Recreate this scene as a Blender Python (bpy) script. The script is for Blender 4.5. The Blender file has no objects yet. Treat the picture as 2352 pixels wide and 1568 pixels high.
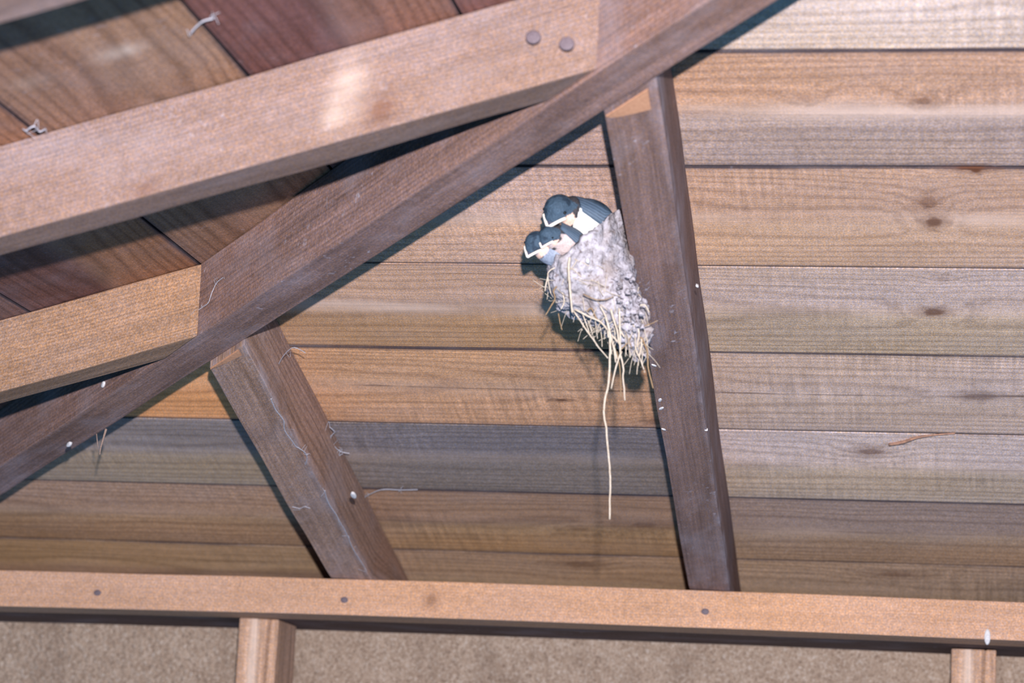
import bpy, bmesh, math, random
from math import sin, cos, pi, sqrt
from mathutils import Vector, Matrix, noise

# ------------------------------------------------------------------ camera, light, exposure
SC = bpy.context.scene
COL = SC.collection

def V(*a): return Vector(a)

CAM = V(0.43604, -1.70600, 1.56541)
c_right, c_up, c_fwd = V(0.98463, 0.16809, 0.04890), V(-0.01426, -0.20103, 0.97948), V(-0.17447, 0.96512, 0.19551)
c_right = c_right.normalized(); c_fwd = (c_fwd - c_fwd.dot(c_right) * c_right).normalized(); c_up = c_right.cross(c_fwd)
cd = bpy.data.cameras.new('camera')
cd.sensor_width = 36.0
cd.lens = 5823.5756 / 2352 * 36.0
cd.clip_start = .05
cd.dof.use_dof = True
cd.dof.focus_distance = 2.05
cd.dof.aperture_fstop = 8.0
cam = bpy.data.objects.new('camera', cd)
cam.matrix_world = Matrix(((c_right.x, c_up.x, -c_fwd.x, CAM.x), (c_right.y, c_up.y, -c_fwd.y, CAM.y), (c_right.z, c_up.z, -c_fwd.z, CAM.z), (0, 0, 0, 1)))
COL.objects.link(cam); SC.camera = cam

SC.view_settings.view_transform = 'Standard'
SC.view_settings.look = 'None'
SC.view_settings.gamma = 1.0
SC.view_settings.use_curve_mapping = False
SC.view_settings.exposure = 0.0

world = bpy.data.worlds.new('dim_daylight'); SC.world = world
world.use_nodes = True
wb = world.node_tree.nodes['Background']
wb.inputs['Color'].default_value = (.055, .19, .36, 1)
wb.inputs['Strength'].default_value = 1.0

# the flash of the camera, on its shoe just above the lens
fl = bpy.data.lights.new('camera_flash', 'POINT')
fl.energy = 330.0
fl.color = (1.0, .95, .955)
fl.shadow_soft_size = .012
flash = bpy.data.objects.new('camera_flash', fl)
flash.location = CAM + c_right * .0300 + c_up * .1340 - c_fwd * .02
COL.objects.link(flash)

# ------------------------------------------------------------------ small helpers
def srgb(r, g, b):
    f = lambda c: (c / 255 / 12.92) if c / 255 <= .04045 else ((c / 255 + .055) / 1.055) ** 2.4
    return (f(r), f(g), f(b), 1.0)

def tag(o, label=None, cat=None, group=None, kind=None):
    if label: o['label'] = label
    if cat: o['category'] = cat
    if group: o['group'] = group
    if kind: o['kind'] = kind
    return o

def link(name, me, mat=None, parent=None):
    o = bpy.data.objects.new(name, me); COL.objects.link(o)
    if mat is not None and not me.materials: me.materials.append(mat)
    if parent is not None: o.parent = parent
    return o

class NT:
    """terse node building"""
    def __init__(s, name):
        s.m = bpy.data.materials.new(name); s.m.use_nodes = True
        s.t = s.m.node_tree; s.t.nodes.clear()
    def n(s, typ, **kw):
        nd = s.t.nodes.new(typ)
        for k, v in kw.items(): setattr(nd, k, v)
        return nd
    def put(s, sock, v):
        if hasattr(v, 'is_output'): s.t.links.new(v, sock)
        elif v is not None: sock.default_value = v
    def math(s, op, a, b=None, c=None, clamp=False):
        nd = s.n('ShaderNodeMath', operation=op, use_clamp=clamp)
        s.put(nd.inputs[0], a)
        if b is not None: s.put(nd.inputs[1], b)
        if c is not None: s.put(nd.inputs[2], c)
        return nd.outputs[0]
    def mix(s, f, a, b, blend='MIX'):
        nd = s.n('ShaderNodeMix', data_type='RGBA', blend_type=blend)
        s.put(nd.inputs[0], f); s.put(nd.inputs[6], a); s.put(nd.inputs[7], b)
        return nd.outputs[2]
    def mr(s, v, a, b, c=0., d=1., smooth=False):
        nd = s.n('ShaderNodeMapRange', interpolation_type='SMOOTHSTEP' if smooth else 'LINEAR')
        s.put(nd.inputs[0], v)
        for i, x in enumerate((a, b, c, d)): s.put(nd.inputs[1 + i], x)
        return nd.outputs[0]
    def xyz(s, v):
        nd = s.n('ShaderNodeSeparateXYZ'); s.put(nd.inputs[0], v); return nd.outputs
    def comb(s, x, y, z=0.):
        nd = s.n('ShaderNodeCombineXYZ')
        for i, q in enumerate((x, y, z)): s.put(nd.inputs[i], q)
        return nd.outputs[0]
    def noise(s, vec, scale, detail=2., rough=.5, w=None, dist=0.):
        nd = s.n('ShaderNodeTexNoise', noise_dimensions='4D' if w is not None else '3D')
        s.put(nd.inputs['Vector'], vec)
        if w is not None: s.put(nd.inputs['W'], w)
        nd.inputs['Scale'].default_value = scale; nd.inputs['Detail'].default_value = detail
        nd.inputs['Roughness'].default_value = rough; nd.inputs['Distortion'].default_value = dist
        return nd.outputs[0]
    def attr(s, name):
        return s.n('ShaderNodeAttribute', attribute_name=name)
    def finish(s, color, rough=.75, height=None, dist=.0006, strength=.6, spec=.25):
        b = s.n('ShaderNodeBsdfPrincipled'); o = s.n('ShaderNodeOutputMaterial')
        s.put(b.inputs['Base Color'], color); s.put(b.inputs['Roughness'], rough)
        b.inputs['Specular IOR Level'].default_value = spec
        if height is not None:
            bp = s.n('ShaderNodeBump'); bp.inputs['Strength'].default_value = strength; bp.inputs['Distance'].default_value = dist
            s.put(bp.inputs['Height'], height); s.t.links.new(bp.outputs[0], b.inputs['Normal'])
        s.t.links.new(b.outputs[0], o.inputs[0])
        return s.m

def wood(name, base=None, late=(.55, .42, .34, 1), knots=(), grain=.55, rings=.5, dust=.25, dustcol=srgb(196, 196, 214),
         blotch=.35, saw=0., boards=False, pale=(), seed=0., heart=False, ringscale=170., edge=None):
    """weathered softwood: fine streaks, year rings, knots, dust and cobweb flecks. UV is in metres, u along the grain."""
    k = NT(name)
    uv = k.n('ShaderNodeUVMap', uv_map='UVMap').outputs[0]
    u, v, _ = k.xyz(uv)
    W = k.math('MULTIPLY', k.attr('seed').outputs['Fac'], 37.0) if boards else seed * 7.31
    if boards:
        vb = k.xyz(k.n('ShaderNodeUVMap', uv_map='board').outputs[0])[1]
    else: vb = v
    wob = k.math('SUBTRACT', k.noise(k.comb(k.math('MULTIPLY', u, 3.2), k.math('MULTIPLY', v, 9.)), 1., 2., .5, W), .5)
    cv = k.math('ADD', vb, k.math('MULTIPLY', wob, .020)) if boards else k.math('SUBTRACT', k.math('ADD', vb, k.math('MULTIPLY', wob, .012)), .012)
    phase = k.math('ADD', k.math('MULTIPLY', k.math('MULTIPLY', cv, cv), ringscale * 42.), k.math('ADD', k.math('MULTIPLY', wob, 24.0), k.math('MULTIPLY', u, 9.)))
    kmask = None
    kn = k.noise(k.comb(k.math('MULTIPLY', u, .8), v), 150., 2., .6, 6.6) if knots else None
    for (ku, kv, a, b, dark) in knots:
        du = k.math('DIVIDE', k.math('SUBTRACT', u, ku), a); dv = k.math('DIVIDE', k.math('SUBTRACT', v, kv), b)
        d2 = k.math('ADD', k.math('MULTIPLY', du, du), k.math('MULTIPLY', dv, dv))
        d2 = k.math('MULTIPLY', d2, k.mr(kn, .3, .7, .5, 1.4))
        far = k.math('POWER', 2.718, k.math('MULTIPLY', d2, -.11))
        phase = k.math('ADD', phase, k.math('MULTIPLY', far, 9.))
        core = k.math('MULTIPLY', k.mr(d2, .2, 1.9, 1., 0., True), dark)
        halo = k.math('MULTIPLY', k.mr(d2, .8, 7., 1., 0., True), .42 * dark)
        m = k.math('MAXIMUM', core, halo)
        kmask = m if kmask is None else k.math('MAXIMUM', kmask, m)
    ring = k.math('ADD', k.math('MULTIPLY', k.math('SINE', phase), .5), .5)
    ring = k.math('POWER', ring, 3.2)
    fine = k.noise(k.comb(k.math('MULTIPLY', u, 9.), k.math('MULTIPLY', v, 560.)), 1., 3., .65, W)
    mid = k.noise(k.comb(k.math('MULTIPLY', u, 2.6), k.math('MULTIPLY', v, 95.)), 1., 4., .6, W)
    blo = k.noise(k.comb(k.math('MULTIPLY', u, 7.), k.math('MULTIPLY', v, 19.)), 1., 3., .55, W)
    grit = k.noise(k.comb(u, v), 760., 2., .7, W)
    grit2 = k.noise(k.comb(u, v), 520., 1., .6, 9.1 + seed)
    if boards:
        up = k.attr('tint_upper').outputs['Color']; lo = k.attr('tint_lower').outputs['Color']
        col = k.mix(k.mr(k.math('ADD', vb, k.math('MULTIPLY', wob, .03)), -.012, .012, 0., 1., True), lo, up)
    else: col = base
    # grain as value steps around the base colour
    g = k.math('ADD', k.math('MULTIPLY', k.math('SUBTRACT', k.mr(fine, .3, .7), .5), grain),
               k.math('ADD', k.math('MULTIPLY', k.math('SUBTRACT', k.mr(mid, .28, .72), .5), grain * .8), k.math('MULTIPLY', k.math('SUBTRACT', ring, .35), -rings * .55)))
    g = k.math('ADD', g, k.math('MULTIPLY', k.math('SUBTRACT', k.mr(blo, .25, .75), .5), blotch))
    mott = k.noise(k.comb(u, v), 130., 3., .6, 5.5 + seed)
    g = k.math('ADD', g, k.math('ADD', k.math('MULTIPLY', k.math('SUBTRACT', grit, .5), 3.0), k.math('MULTIPLY', k.math('SUBTRACT', k.mr(mott, .3, .7), .5), .38)))
    if saw:
        sm = k.noise(k.comb(k.math('MULTIPLY', u, 260.), k.math('MULTIPLY', v, 14.)), 1., 2., .6, W)
        reg = k.mr(k.noise(k.comb(k.math('MULTIPLY', u, 4.), k.math('MULTIPLY', v, 8.)), 1., 1., .5, W), .45, .7)
        g = k.math('ADD', g, k.math('MULTIPLY', k.math('MULTIPLY', k.math('SUBTRACT', k.mr(sm, .3, .7), .5), reg), saw))
    mul = k.math('POWER', 2.0, g)
    col = k.mix(1.0, col, k.comb(mul, mul, mul), 'MULTIPLY')
    # latewood is redder
    col = k.mix(k.math('MULTIPLY', ring, .35 * rings), col, k.mix(1.0, col, late, 'MULTIPLY'))
    hue = k.mr(k.noise(k.comb(k.math('MULTIPLY', u, 3.), k.math('MULTIPLY', v, 11.)), 1., 2., .5, 4.7 + seed), .35, .65)
    col = k.mix(.55, col, k.mix(1.0, col, k.mix(hue, (1.05, .98, .90, 1), (.95, .99, 1.13, 1)), 'MULTIPLY'))
    col = k.mix(.8, col, k.mix(1.0, col, k.mix(k.mr(grit2, .38, .62), (1.14, 1.0, .78, 1), (.88, .98, 1.26, 1)), 'MULTIPLY'))
    if boards:
        hs = k.attr('heart').outputs['Fac']; ps = k.attr('pith').outputs['Fac']
        vv = k.math('ADD', vb, k.math('MULTIPLY', wob, .016))
        t = k.math('DIVIDE', vv, .011)
        hb = k.math('POWER', 2.718, k.math('MULTIPLY', k.math('MULTIPLY', t, t), -1.))
        hb = k.math('MULTIPLY', hb, k.mr(k.noise(k.comb(k.math('MULTIPLY', u, 5.), k.math('MULTIPLY', v, 30.)), 1., 2., .5, W), .35, .6))
        col = k.mix(k.math('MULTIPLY', hb, hs), col, srgb(226, 196, 180))
        t2 = k.math('DIVIDE', k.math('ADD', vv, k.math('MULTIPLY', k.math('SUBTRACT', mid, .5), .014)), .0013)
        pb = k.math('POWER', 2.718, k.math('MULTIPLY', k.math('MULTIPLY', t2, t2), -1.))
        pb = k.math('MULTIPLY', pb, k.mr(k.noise(k.comb(k.math('MULTIPLY', u, 16.), k.math('MULTIPLY', v, 40.)), 1., 2., .5, W), .42, .55))
        col = k.mix(k.math('MULTIPLY', pb, k.math('MULTIPLY', ps, .75)), col, srgb(74, 52, 44))
        # grime collected along the board joints
        eg = k.mr(k.math('ABSOLUTE', vb), .0675, .0735, 0., .9, True)
        eg = k.math('MULTIPLY', eg, k.mr(k.noise(k.comb(k.math('MULTIPLY', u, 9.), k.math('MULTIPLY', v, 30.)), 1., 2., .5, W), .3, .7))
        col = k.mix(eg, col, srgb(66, 60, 70))
        jl = k.mr(k.math('ABSOLUTE', vb), .0719, .0724, 0., .85)
        col = k.mix(jl, col, srgb(40, 38, 48))
    for (pu, pv, a, b, s_) in pale:
        du = k.math('DIVIDE', k.math('SUBTRACT', u, pu), a); dv = k.math('DIVIDE', k.math('SUBTRACT', v, pv), b)
        e = k.math('POWER', 2.718, k.math('MULTIPLY', k.math('ADD', k.math('MULTIPLY', du, du), k.math('MULTIPLY', dv, dv)), -1.))
        e = k.math('MULTIPLY', e, k.math('MULTIPLY', k.mr(blo, .32, .62, .35, 1.), k.mr(mid, .3, .6, .3, 1.)))
        col = k.mix(k.math('MULTIPLY', e, s_ * 1.3), col, srgb(226, 206, 194))
    if kmask is not None:
        kc = k.mix(k.mr(mid, .3, .7), srgb(74, 44, 32), srgb(108, 68, 48))
        col = k.mix(kmask, col, kc)
    # dust, web flecks
    if dust:
        sp = k.noise(k.comb(k.math('MULTIPLY', u, 1.), k.math('MULTIPLY', v, 1.)), 150., 3., .65, W)
        zone = k.mr(k.noise(k.comb(u, v), 17., 2., .55, W), .42, .68)
        ds = k.math('MULTIPLY', k.mr(sp, .60, .72), k.math('MULTIPLY', zone, dust))
        haze = k.math('MULTIPLY', k.mr(k.noise(k.comb(k.math('MULTIPLY', u, 12.), k.math('MULTIPLY', v, 22.)), 1., 4., .6, 2.2 + seed), .5, .8), dust * .45)
        col = k.mix(k.math('MAXIMUM', ds, haze), col, dustcol)
    if edge:
        ed = k.math('DIVIDE', k.math('SUBTRACT', k.math('ADD', v, k.math('MULTIPLY', wob, .012)), edge[0]), edge[1])
        eb = k.math('POWER', 2.718, k.math('MULTIPLY', k.math('MULTIPLY', ed, ed), -1.))
        eb = k.math('MULTIPLY', eb, k.mr(k.noise(k.comb(k.math('MULTIPLY', u, 40.), k.math('MULTIPLY', v, 60.)), 1., 3., .6, 3.3 + seed), .35, .65))
        col = k.mix(k.math('MULTIPLY', eb, edge[2]), col, dustcol)
    h = k.math('ADD', k.math('MULTIPLY', fine, .6), k.math('ADD', k.math('MULTIPLY', mid, .8), k.math('MULTIPLY', grit, .25)))
    return k.finish(col, .78, h, .0007, .7, .18)

def plain(name, a, b, scale=300., rough=.7, bump=.0004, spec=.25):
    k = NT(name)
    g = k.n('ShaderNodeTexCoord').outputs['Object']
    f = k.noise(g, scale, 3., .6)
    return k.finish(k.mix(k.mr(f, .3, .7), a, b), rough, f, bump, .5, spec)

# ------------------------------------------------------------------ roof geometry (metres)
BETA = .28461
SB, CB = sin(BETA), cos(BETA)
OFF = V(-2.3, 0, .9)
H_R, H_L = 1.13947, .47269            # plane constants of the two roof slopes (before OFF)
BW, S0, SL0 = .14689, .38929, 2.5030    # board width, first seam of each slope
HIPC = (H_R - H_L) / SB               # hip line in plan: x + y = HIPC
TH, DJ = .0381, .0626
SEAM_E = {0: .0025, 1: -.0003, 2: -.0019, 3: .0008, 4: -.0018, 5: .0016, 6: -.0008}

def zr(y): return (H_R - y * SB) / CB            # underside of right slope
def zl(x): return (H_L + x * SB) / CB            # underside of left slope

def box_mesh(stations, uvoff=0., nominal=None, jit=.0004, seed=0, bev=.0016):
    """a timber lofted through stations (4 corners each); UV in metres along the length / around the section"""
    me = bpy.data.meshes.new('timber'); bm = bmesh.new(); uvl = bm.loops.layers.uv.new('UVMap')
    rows = []; L = []; l = 0.
    for i, st in enumerate(stations):
        if i: l += (sum((a for a in st), Vector()) / 4 - sum((a for a in stations[i - 1]), Vector()) / 4).length
        L.append(l)
        rows.append([bm.verts.new(Vector(c) + OFF + Vector([jit * noise.noise(Vector((l * 9 + j * 13.1, seed * 5.7, a * 3.3))) * 2 for a in range(3)])) for j, c in enumerate(st)])
    w = [(Vector(stations[0][j]) - Vector(stations[0][(j + 1) % 4])).length for j in range(4)]
    if nominal: w[0] = w[2] = nominal
    acc = [0.]
    for q in w: acc.append(acc[-1] + q)
    for i in range(len(rows) - 1):
        for j in range(4):
            f = bm.faces.new((rows[i][j], rows[i + 1][j], rows[i + 1][(j + 1) % 4], rows[i][(j + 1) % 4]))
            for lp, (uu, vv) in zip(f.loops, ((L[i], acc[j]), (L[i + 1], acc[j]), (L[i + 1], acc[j + 1]), (L[i], acc[j + 1]))): lp[uvl].uv = (uu + uvoff, vv)
    for r, uu in ((rows[0], -.02), (rows[-1], l + .02)):
        f = bm.faces.new(r)
        for lp, c in zip(f.loops, ((0, 0), (0, .04), (.06, .04), (.06, 0))): lp[uvl].uv = (uu + c[0] * .1, c[1])
    bmesh.ops.recalc_face_normals(bm, faces=bm.faces)
    lim = cos(math.radians(35))
    es = [e for e in bm.edges if len(e.link_faces) == 2 and e.link_faces[0].normal.dot(e.link_faces[1].normal) < lim]
    bmesh.ops.bevel(bm, geom=es, offset=bev, segments=2, profile=.6, affect='EDGES', clamp_overlap=True)
    bm.to_mesh(me); bm.free()
    for p_ in me.polygons: p_.use_smooth = False
    return me

# ------------------------------------------------------------------ roof boarding
def boarding(name, rows, spans, tints, axis, mat):
    """rows of boards on a slope; every board is a thin slab, all of them one ceiling"""
    bm = bmesh.new(); uvl = bm.loops.layers.uv.new('UVMap'); ub = bm.loops.layers.uv.new('board')
    cu = bm.loops.layers.float_color.new('tint_upper'); cl_ = bm.loops.layers.float_color.new('tint_lower')
    fs = bm.faces.layers.float.new('seed'); fh = bm.faces.layers.float.new('heart'); fp = bm.faces.layers.float.new('pith')
    rnd = random.Random(4)
    for kk in rows:
        for bi, (a, b) in enumerate(spans):
            base_s = S0 if axis == 'R' else SL0
            e = (lambda q: SEAM_E.get(q, 0.)) if axis == 'R' else (lambda q: 0.)
            s1 = base_s - kk * BW + e(kk); s2 = base_s - (kk + 1) * BW + e(kk + 1)
            if axis == 'L': s1, s2 = base_s - kk * BW, base_s - (kk + 1) * BW
            s1 -= .0008; s2 += .0008
            ch = .0004; th = .016; lip = .0075; sag = rnd.uniform(-.0004, .0004)
            tu, tl, hh, pp = tints(kk, bi)
            sd = rnd.random()
            def pt(t, s, off):
                if axis == 'R':
                    y = H_R * SB - s * CB + off * SB; z = H_R * CB + s * SB + off * CB
                    lo = max(a, HIPC - y) if bi == 0 else a
                    return V(lo + (b - lo) * t, y, z) + OFF
                x = -H_L * SB + s * CB - off * SB; z = H_L * CB + s * SB + off * CB
                hi = HIPC - x
                return V(x, a + (hi - a) * t, z) + OFF
            prof = [(s1, ch), (s1 - ch, 0.), (s2 + ch, 0.), (s2, ch), (s2, .008), (s2 - lip, .008), (s2 - lip, th), (s1, th), (s1, .0172), (s1, .0172)][:8]
            NP = len(prof)
            NS = 6
            g = [[bm.verts.new(pt(i / NS, s, o + sag)) for (s, o) in prof] for i in range(NS + 1)]
            if axis == 'R' and (g[-1][0].co.x - g[0][0].co.x) < .01:
                for r in g:
                    for q in r: bm.verts.remove(q)
                continue
            faces = []
            for i in range(NS):
                for j in range(NP):
                    faces.append(bm.faces.new((g[i][j], g[i][(j + 1) % NP], g[i + 1][(j + 1) % NP], g[i + 1][j])))
            faces.append(bm.faces.new(g[0])); faces.append(bm.faces.new(g[-1]))
            for f in faces:
                f[fs] = sd; f[fh] = hh; f[fp] = pp
                for lp in f.loops:
                    co = lp.vert.co - OFF
                    if axis == 'R': s = -co.y * CB + co.z * SB; uu = lp.vert.co.x
                    else: s = co.x * CB + co.z * SB; uu = lp.vert.co.y
                    lp[uvl].uv = (uu, s); lp[ub].uv = (uu, s - (s1 + s2) / 2)
                    lp[cu] = tu; lp[cl_] = tl
    bmesh.ops.recalc_face_normals(bm, faces=bm.faces)
    me = bpy.data.meshes.new(name); bm.to_mesh(me); bm.free()
    return link(name, me, mat)

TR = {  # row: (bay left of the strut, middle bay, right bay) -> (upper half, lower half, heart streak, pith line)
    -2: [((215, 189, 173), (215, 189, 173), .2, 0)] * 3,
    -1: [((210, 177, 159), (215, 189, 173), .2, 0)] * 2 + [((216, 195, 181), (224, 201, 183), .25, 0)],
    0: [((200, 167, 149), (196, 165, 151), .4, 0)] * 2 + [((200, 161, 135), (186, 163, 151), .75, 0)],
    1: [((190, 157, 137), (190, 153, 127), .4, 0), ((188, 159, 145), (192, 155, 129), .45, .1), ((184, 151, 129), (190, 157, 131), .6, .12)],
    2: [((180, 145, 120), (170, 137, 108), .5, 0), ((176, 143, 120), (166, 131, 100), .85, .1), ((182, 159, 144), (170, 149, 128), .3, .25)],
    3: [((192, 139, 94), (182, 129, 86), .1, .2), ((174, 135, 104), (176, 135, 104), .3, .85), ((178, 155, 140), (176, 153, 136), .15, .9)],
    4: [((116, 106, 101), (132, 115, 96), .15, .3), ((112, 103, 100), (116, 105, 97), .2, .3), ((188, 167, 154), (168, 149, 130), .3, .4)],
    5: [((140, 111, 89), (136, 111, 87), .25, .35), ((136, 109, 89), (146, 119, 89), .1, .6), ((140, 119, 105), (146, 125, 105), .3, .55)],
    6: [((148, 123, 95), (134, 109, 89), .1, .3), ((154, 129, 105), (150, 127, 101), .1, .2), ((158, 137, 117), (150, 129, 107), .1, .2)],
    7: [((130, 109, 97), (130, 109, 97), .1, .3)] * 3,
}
GAIN = {-3: .7, -2: .7, -1: .72, 0: .74, 1: .98, 2: 1.12, 3: 1.26, 4: 1.28, 5: 1.45, 6: 1.5}  # board tints scaled per row to even out the flash falloff
BAY = (1.28, 1.06, 1.0)  # same per bay: tints lifted where the flash reaches less
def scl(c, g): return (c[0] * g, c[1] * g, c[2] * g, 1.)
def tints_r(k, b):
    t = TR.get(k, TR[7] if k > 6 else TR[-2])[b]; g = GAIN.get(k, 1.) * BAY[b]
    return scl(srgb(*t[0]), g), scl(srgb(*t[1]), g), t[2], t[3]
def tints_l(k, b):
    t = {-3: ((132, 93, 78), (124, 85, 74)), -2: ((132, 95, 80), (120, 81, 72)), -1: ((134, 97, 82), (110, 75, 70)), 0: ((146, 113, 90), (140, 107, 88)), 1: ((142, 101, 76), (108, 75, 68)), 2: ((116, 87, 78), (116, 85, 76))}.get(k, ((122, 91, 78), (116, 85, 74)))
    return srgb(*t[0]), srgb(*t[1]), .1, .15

def sk(row, v): return S0 - (row + .5) * BW + v      # board row + offset from its middle -> slope coordinate
def slk(row, v): return SL0 - (row + .5) * BW + v
kn_hole_r = [(.4098, sk(1, .0237), .0065, .0085, .6), (.4148, sk(1, -.0047), .0065, .0065, .85), (.4142, sk(2, .001), .009, .0055, .8), (.358, sk(4, .0335), .011, .006, .7),
        (.4519, sk(3, -.0015), .014, .006, .45), (.0912, sk(3, -.0212), .006, .0018, .9), (.4075, sk(0, .0132), .006, .005, .6), (.3265, sk(0, .0157), .006, .004, .35),
        (.1368, sk(5, .0047), .013, .006, .5), (.0711, sk(5, -.0102), .010, .004, .45), (.06, sk(6, .049), .016, .008, .5), (.3767, sk(6, .0455), .018, .006, .5),
        (.441, sk(1, .0718), .0105, .0032, 1.0), (.4445, sk(1, .0690), .004, .003, 1.0), (.421, sk(2, .0557), .006, .003, .3), (.171, sk(3, -.060), .008, .006, .5)]  # first two on this line: dark inside of a chipped hole, painted on
kn_l = [(-.2526, slk(0, .0185), .008, .006, -.3), (-.2466, slk(0, -.0447), .007, .005, .15)]
mat_boards = wood('weathered_roof_boards', boards=True, knots=kn_hole_r, grain=.36, rings=.46, saw=.75, dust=.2, heart=True, blotch=.38)
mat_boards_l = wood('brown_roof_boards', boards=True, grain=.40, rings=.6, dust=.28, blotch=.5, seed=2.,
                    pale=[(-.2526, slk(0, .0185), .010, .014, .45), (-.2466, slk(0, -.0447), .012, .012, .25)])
xL, xN = 2.12512, 2.49202
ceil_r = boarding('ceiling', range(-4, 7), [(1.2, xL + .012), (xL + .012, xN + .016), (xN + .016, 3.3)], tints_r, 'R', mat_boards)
tag(ceil_r, 'horizontal weathered boards of the roof slope behind the nest', 'ceiling', kind='structure')
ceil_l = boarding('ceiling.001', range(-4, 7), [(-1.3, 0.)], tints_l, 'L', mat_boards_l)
tag(ceil_l, 'brown slanting boards of the roof slope at upper left', 'ceiling', kind='structure')

# ------------------------------------------------------------------ rafters
NEARP, FARP = HIPC - TH / 2 * sqrt(2), HIPC + TH / 2 * sqrt(2)
YP, ZPT = .708, .9142                # front face and top of the wall plate (before OFF)

m_hip = wood('dark_brown_hip_timber', srgb(127, 102, 94), grain=.7, rings=.4, dust=.55, blotch=.45, seed=1.)
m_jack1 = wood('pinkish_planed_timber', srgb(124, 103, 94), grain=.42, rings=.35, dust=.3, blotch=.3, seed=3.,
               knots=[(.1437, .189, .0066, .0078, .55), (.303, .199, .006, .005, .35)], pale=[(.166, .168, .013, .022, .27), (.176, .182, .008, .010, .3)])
m_jack2 = wood('orange_brown_timber', srgb(141, 112, 90), grain=.55, rings=.35, dust=.2, blotch=.3, seed=4.)
m_jackn = wood('dark_stained_timber', srgb(121, 99, 92), grain=.7, rings=.4, dust=.55, blotch=.5, seed=5., edge=(.044, .007, .45))
m_jackl = wood('grey_brown_timber', srgb(147, 121, 107), grain=.75, rings=.5, dust=.5, blotch=.4, seed=6., edge=(.043, .006, .35))
m_plate = wood('orange_planed_timber', srgb(182, 144, 116), grain=.25, rings=.16, dust=.18, blotch=.25, seed=7.,
               knots=[(.783, .1817, .005, .0065, .45)])
m_post = wood('rough_pale_timber', srgb(166, 136, 116), grain=1.0, rings=.7, dust=.1, blotch=.25, seed=8., ringscale=260., pale=[(.06, .016, .2, .005, .8)])
m_fresh = plain('fresh_sawn_end_grain', srgb(196, 148, 118), srgb(178, 130, 102), 400.)

def hip_station(y, depth):
    out = []
    zt = lambda x, y_: min(zr(y_), zl(x)) - .0002
    for side, low in ((-1, 1), (1, 1), (1, 0), (-1, 0)):
        d = side * TH / 2 / sqrt(2)
        x = HIPC - y + d; yy = y + d
        z = zr(y) - depth if low else zt(x, yy)
        out.append(V(x, yy, z))
    return out
NST = 60
y0, y1 = .742, -1.05
hip_st = []
for i in range(NST + 1):
    y = y0 + (y1 - y0) * i / NST
    hip_st.append(hip_station(y, .06917 + .01459 * (-y / .8)))
hip = link('hip_rafter', box_mesh(hip_st, seed=1, jit=.0005), m_hip)
tag(hip, 'long dark brown rafter running diagonally from lower left to top right', 'rafter')

def right_jack(name, x0, a, T, D, mat, label, seed):
    st = []; N = 48; yend = .93
    def corners(t):
        c = []
        for (dx, low) in ((0, 1), (T, 1), (T, 0), (0, 0)):
            x = x0 + dx
            ys = FARP - x + .0003
            y = ys + (yend - ys) * t
            xx = x + a * ((-y + .28) / .96)
            ys = FARP - xx + .0003; y = ys + (yend - ys) * t
            if low:
                z = zr(y) - D / CB
                if y > YP - .004: z = max(z, ZPT + .0008)
                z = min(z, zr(y) - .002)
            else: z = zr(y) - .0004
            c.append(V(xx, y, z))
        return c
    ts = [i / N for i in range(N + 1)]
    o = link(name, box_mesh([corners(t) for t in ts], nominal=T, seed=seed, jit=.0005), mat)
    return tag(o, label, 'rafter')

jackN = right_jack('jack_rafter', xN, .0186, .0386, DJ, m_jackn, 'dark brown rafter that carries the mud nest on its left side', 2)
jackL = right_jack('jack_rafter', xL, -.0134, .0409, DJ, m_jackl, 'short leaning grey-brown rafter, cobwebbed, left of the nest, down to the wall plate', 3)

def left_jack(name, y0_, a, T, D, mat, label, seed, xend=1.62):
    N = 36
    def corners(t):
        c = []
        for (dy, low) in ((0, 1), (T, 1), (T, 0), (0, 0)):
            y = y0_ + dy
            xs = NEARP - y - .0003
            x = xs + (xend - xs) * t
            yy = y + a * ((x - .14) / .96)
            xs = NEARP - yy - .0003; x = xs + (xend - xs) * t
            c.append(V(x, yy, zl(x) - (D / CB if low else .0004)))
        return c
    o = link(name, box_mesh([corners(i / N) for i in range(N + 1)], nominal=T, seed=seed, jit=.0006), mat)
    return tag(o, label, 'rafter')
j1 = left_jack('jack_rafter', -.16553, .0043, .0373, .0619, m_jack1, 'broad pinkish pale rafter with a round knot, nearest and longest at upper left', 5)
j2 = left_jack('jack_rafter', .21922, -.0018, .0373, .0591, m_jack2, 'short orange-brown rafter with three nail heads at left edge', 6)
j0 = left_jack('jack_rafter', -.5168 + .0, 0., .0373, .0591, m_jack1, 'pale rafter just showing in the top left corner', 7)

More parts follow.
